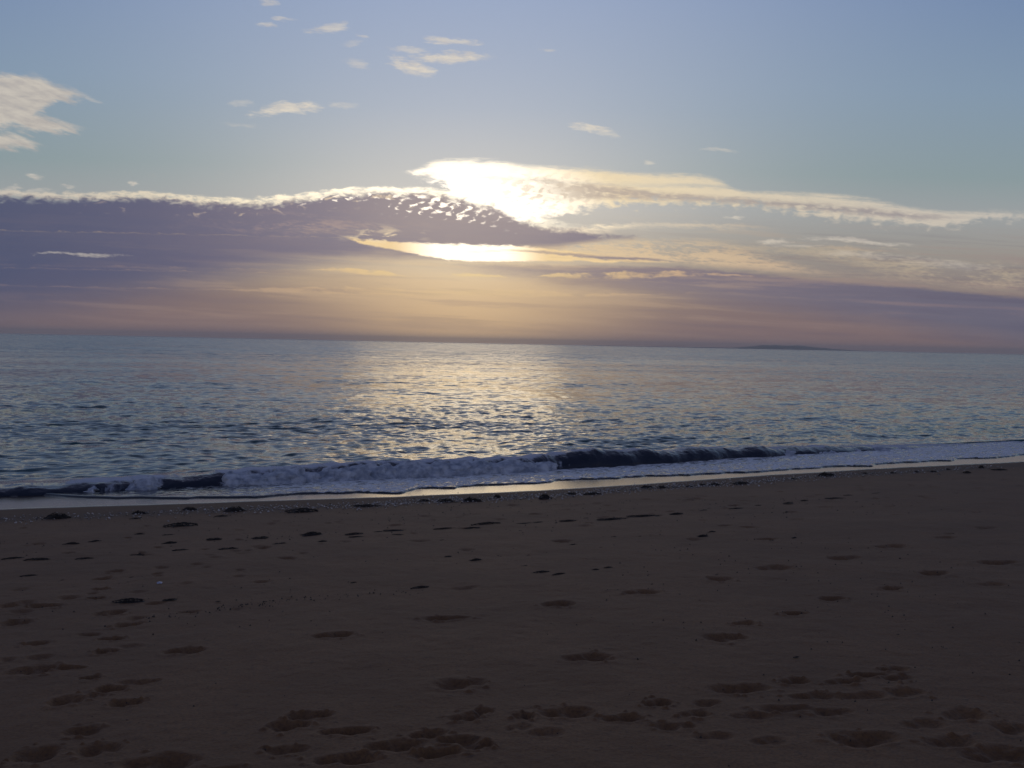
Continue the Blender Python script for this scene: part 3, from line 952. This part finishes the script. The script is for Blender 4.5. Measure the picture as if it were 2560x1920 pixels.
ORD = ['first', 'second', 'third', 'fourth', 'fifth', 'sixth', 'seventh', 'eighth', 'ninth', 'tenth', 'eleventh', 'twelfth', 'thirteenth', 'fourteenth', 'fifteenth', 'sixteenth', 'seventeenth',
       'eighteenth', 'nineteenth', 'twentieth', 'twenty-first', 'twenty-second', 'twenty-third', 'twenty-fourth', 'twenty-fifth', 'twenty-sixth']
G2 = 'flat seaweed streaks on the second tide line'
STREAKS = [(885, 1335, 46), (945, 1329, 30), (985, 1326, 60), (890, 1342, 34), (995, 1336, 36), (1110, 1322, 60), (1215, 1311, 76), (1180, 1320, 36), (1310, 1308, 50), (1345, 1305, 30), (1420, 1302, 60),
                  (1465, 1295, 20), (1530, 1298, 70), (1610, 1290, 70), (1690, 1285, 46), (1688, 1285, 44), (1758, 1276, 30), (1840, 1271, 44), (1895, 1263, 26), (1970, 1258, 44), (2010, 1251, 32), (2085, 1246, 46), (2120, 1238, 24), (2195, 1233, 36), (2310, 1221, 40)]
for i, (px, py, w) in enumerate(sorted(STREAKS)):
    o = place(random.choice(FLATS), 'seaweed_streak', px, py, w * random.uniform(.8, 1.45), 'thin dark seaweed streak, %s from the left along the second tide line' % ORD[i], 'seaweed', G2, aspect=random.uniform(.22, .42))
    o.scale.z *= random.uniform(.35, .8)

G3 = 'small weed scraps scattered over the bare sand'
BITS = [(1105, 1350, 14), (890, 1384, 12), (1120, 1391, 22), (1190, 1400, 38), (1322, 1388, 14), (1310, 1416, 34), (1490, 1424, 24), (1432, 1363, 40), (1503, 1370, 22), (1535, 1342, 18), (1600, 1340, 8), (884, 1456, 18),
                  (583, 1407, 12), (329, 1443, 12), (156, 1451, 16), (70, 1440, 40), (1780, 1330, 28), (1757, 1340, 34), (1932, 1307, 8), (1928, 1322, 7), (1926, 1350, 8), (1985, 1344, 20), (1802, 1382, 10), (1966, 1280, 14), (2324, 1245, 8),
                  (1225, 1462, 20), (1060, 1470, 30), (545, 1503, 14), (512, 1598, 12), (556, 1591, 6), (1343, 1630, 14), (1292, 1633, 6), (1792, 1436, 9), (2245, 1585, 10), (1990, 1642, 20), (1005, 1795, 10), (546, 1719, 8), (545, 1720, 6),
                  (180, 1360, 40), (240, 1354, 34), (350, 1336, 30), (420, 1338, 30), (425, 1358, 40), (535, 1348, 40), (650, 1345, 46), (450, 1376, 40), (570, 1373, 50), (700, 1360, 40), (780, 1336, 60), (806, 1354, 30), (90, 1400, 60), (30, 1397, 50), (210, 1397, 44), (340, 1389, 40)]
where = {}
for px, py, w in sorted(BITS):
    zone = ('near foreground' if py >= 1500 else 'trampled sand on the left' if px < 820 else 'bare middle of the beach' if px < 1480 else 'smooth sand on the right')
    n_ = where[zone] = where.get(zone, 0) + 1
    L3 = '%s scrap of weed, %s from the left in the %s' % ('tiny dark' if w < 12 else 'small dark' if w < 25 else 'flat dark', ORD[n_ - 1], zone)
    place(random.choice(SCRAPS), 'seaweed_scrap', px, py, max(w, 9), L3, 'seaweed', G3, aspect=0.55)
for px, py, w, lab in [(1352, 1432, 60, 'thick-ended dark strand of weed, left one of two end to end mid-beach'), (1396, 1437, 54, 'tapering dark strand of weed, right one of two end to end mid-beach'),
                       (1520, 1419, 32, 'short dark strand of weed above and right of the two end to end strands'), (320, 1503, 78, 'widest black weed mat in the left foreground, beside a smaller one'),
                       (425, 1499, 38, 'small pointed weed tuft just right of the widest black weed mat'), (1050, 1470, 60, 'crinkled thread of weed drawn along the faint dotted line in the sand')]:
    place(random.choice(FLATS), 'seaweed_strand', px, py, w, lab, 'seaweed', 'dark weed strands in the middle of the beach', aspect=0.5)
for p in protos: bpy.data.objects.remove(p)

# shell grit strewn along the wrack line, far too many to count
def build_grit():
    rng = np.random.default_rng(23)
    N = 5200
    s = rng.uniform(-11.5, 24, N)
    dens = along([(-100, .25), (300, .5), (600, .7), (900, 1), (1500, 1), (1700, .8), (1900, .35), (2560, .12)], s)
    keep = rng.uniform(0, 1, N) < dens
    s = s[keep]
    t = lin(WRACK, s) + rng.normal(0.10, 0.28, len(s))
    V, Fc = [], []
    for a, b_ in zip(s, t):
        x, y = xy(a, b_)
        z = float(beach_z(b_))
        r = rng.uniform(.007, .024)
        ph = rng.uniform(0, 6.28)
        o = len(V)
        k = 5
        tx, ty = rng.normal(0, .35, 2)
        for i in range(k):
            q = ph + 6.283 * i / k
            dx_, dy_ = math.cos(q) * r * rng.uniform(.7, 1.2), math.sin(q) * r * rng.uniform(.6, 1.0)
            V.append((x + dx_, y + dy_, z + 0.008 + dx_ * tx + dy_ * ty))
        V.append((x, y, z + 0.010 + r * .6))
        for i in range(k): Fc.append((o + i, o + (i + 1) % k, o + k))
    o = mesh_obj('shell_grit', V, Fc, SHELL, smooth=False)
    tag(o, 'pale broken shells and pebbles strewn among the seaweed on the wrack line', 'shells', kind='stuff')


build_grit()

def build_crumbs():
    rng = np.random.default_rng(29)
    V, Fc = [], []
    pts = []
    for _ in range(2600):
        pts.append((rng.uniform(-10, 18), rng.uniform(3.8, 19)))
    for a, b_ in (((540, 1522), (640, 1512)), ((640, 1512), (700, 1504)), ((700, 1500), (880, 1490)), ((880, 1490), (1060, 1474)), ((360, 1545), (540, 1530))):
        for _ in range(22):
            q = rng.uniform(0, 1)
            pts.append(on_beach(a[0] + (b_[0] - a[0]) * q + rng.normal(0, 6), a[1] + (b_[1] - a[1]) * q + rng.normal(0, 4))[:2])
    for x, y in pts:
        s_, t_ = st(x, y)
        if t_ > float(lin(WRACK, s_)) + .3: continue
        z = float(beach_z(t_)) + 0.004
        r = rng.uniform(.003, .010) * (0.6 + y * .04)
        ph, o, k = rng.uniform(0, 6.28), len(V), 6
        for i in range(k):
            q = ph + 6.283 * i / k
            V.append((x + math.cos(q) * r * rng.uniform(.6, 1.6), y + math.sin(q) * r * rng.uniform(.5, 1.0), z - .006))
        V.append((x + rng.normal(0, r * .2), y, z + r * .7))
        for i in range(k): Fc.append((o + i, o + (i + 1) % k, o + k))
    o = mesh_obj('debris_crumbs', V, Fc, WEED, smooth=False)
    tag(o, 'tiny dark crumbs of dried weed and grit sprinkled over the whole sand', 'debris', kind='stuff')


build_crumbs()


def build_shell():
    V, Fc = [], []
    n, m = 13, 7
    for i in range(n):
        a = -1.15 + 2.3 * i / (n - 1)
        for j in range(m):
            q = j / (m - 1)
            rr = q * (0.06 + 0.003 * math.cos(i * math.pi))
            V.append((math.sin(a) * rr, math.cos(a) * rr, 0.012 + 0.022 * math.sin(q * math.pi * .85) * math.cos(a)))
    for i in range(n - 1):
        for j in range(m - 1): Fc.append((i * m + j, i * m + j + 1, (i + 1) * m + j + 1, (i + 1) * m + j))
    m_, b_, nt_ = material('pale_shell')
    put(nt_, mixc(noise(position(), 30.0), (0.20, 0.21, 0.33, 1), (0.34, 0.35, 0.48, 1)), b_.inputs['Base Color'])
    b_.inputs['Roughness'].default_value = 0.3
    o = mesh_obj('shell', V, Fc, m_)
    o.location = on_beach(404, 1461)
    o.scale = (0.8, 0.8, 0.6)
    o.rotation_euler = (R(10), 0, 1.3)
    tag(o, 'single pale bluish shell lying on dark sand at the left of the beach', 'shell')


build_shell()

# ------------------------------------------------------------------ far island and the air
def build_island():
    n, m = 260, 24
    pts = [(1440, 0), (1520, 1.0), (1600, 0.7), (1650, 1.0), (1700, 1.4), (1760, 1.6), (1830, 2.0), (1880, 6.0), (1905, 9.0), (1935, 10.5), (1970, 9.0), (2000, 9.6), (2040, 6.0), (2080, 3.6), (2130, 1.5), (2200, 0)]
    D = 15000.0
    px = np.linspace(1440, 2200, n)
    hgt = np.interp(px, [p for p, _ in pts], [h for _, h in pts]) * D / F * 1.05
    hgt = hgt * (0.92 + 0.2 * fbm(px * .05, px * 0, 3, 5)) 
    V = []
    for p, h in zip(px, hgt):
        d = ray(float(p), 870)
        u = d.x / d.y
        for j in range(m):
            q = j / (m - 1)
            yy = D + (q - .5) * 1800
            prof = math.sin(q * math.pi) ** 0.8
            hh = h * prof * (0.8 + 0.4 * float(fbm(np.array([p * .03]), np.array([q * 4.0]), 3, 8)[0])) if 0 < q < 1 else 0
            V.append((u * yy, yy, hh - 1.0))
    o = mesh_obj('island', V, grid_faces(n, m)[:, ::-1], LAND)
    tag(o, 'low hazy purple island on the horizon at the right', 'island', kind='structure')


build_island()


def build_haze():
    x, y0, y1, z0, z1 = 17000, -60.0, 18500.0, -4.5, 82.0
    V = [(-x, y0, z0), (x, y0, z0), (x, y1, z0), (-x, y1, z0), (-x, y0, z1), (x, y0, z1), (x, y1, z1), (-x, y1, z1)]
    Fc = [(0, 3, 2, 1), (4, 5, 6, 7), (0, 1, 5, 4), (1, 2, 6, 5), (2, 3, 7, 6), (3, 0, 4, 7)]
    m = bpy.data.materials.new('air')
    m.use_nodes = True
    nt = m.node_tree
    nt.nodes.clear()
    o_ = nt.nodes.new('ShaderNodeOutputMaterial')
    v = nt.nodes.new('ShaderNodeVolumePrincipled')
    v.inputs['Color'].default_value = (0.98, 0.95, 0.94, 1)
    v.inputs['Density'].default_value = 0.000085
    v.inputs['Anisotropy'].default_value = 0.3
    nt.links.new(v.outputs[0], o_.inputs['Volume'])
    o = mesh_obj('haze', V, Fc, m, smooth=False)
    tag(o, 'thin sea haze in the air over the water', 'haze', kind='stuff')


HAZE = True
if HAZE: build_haze()
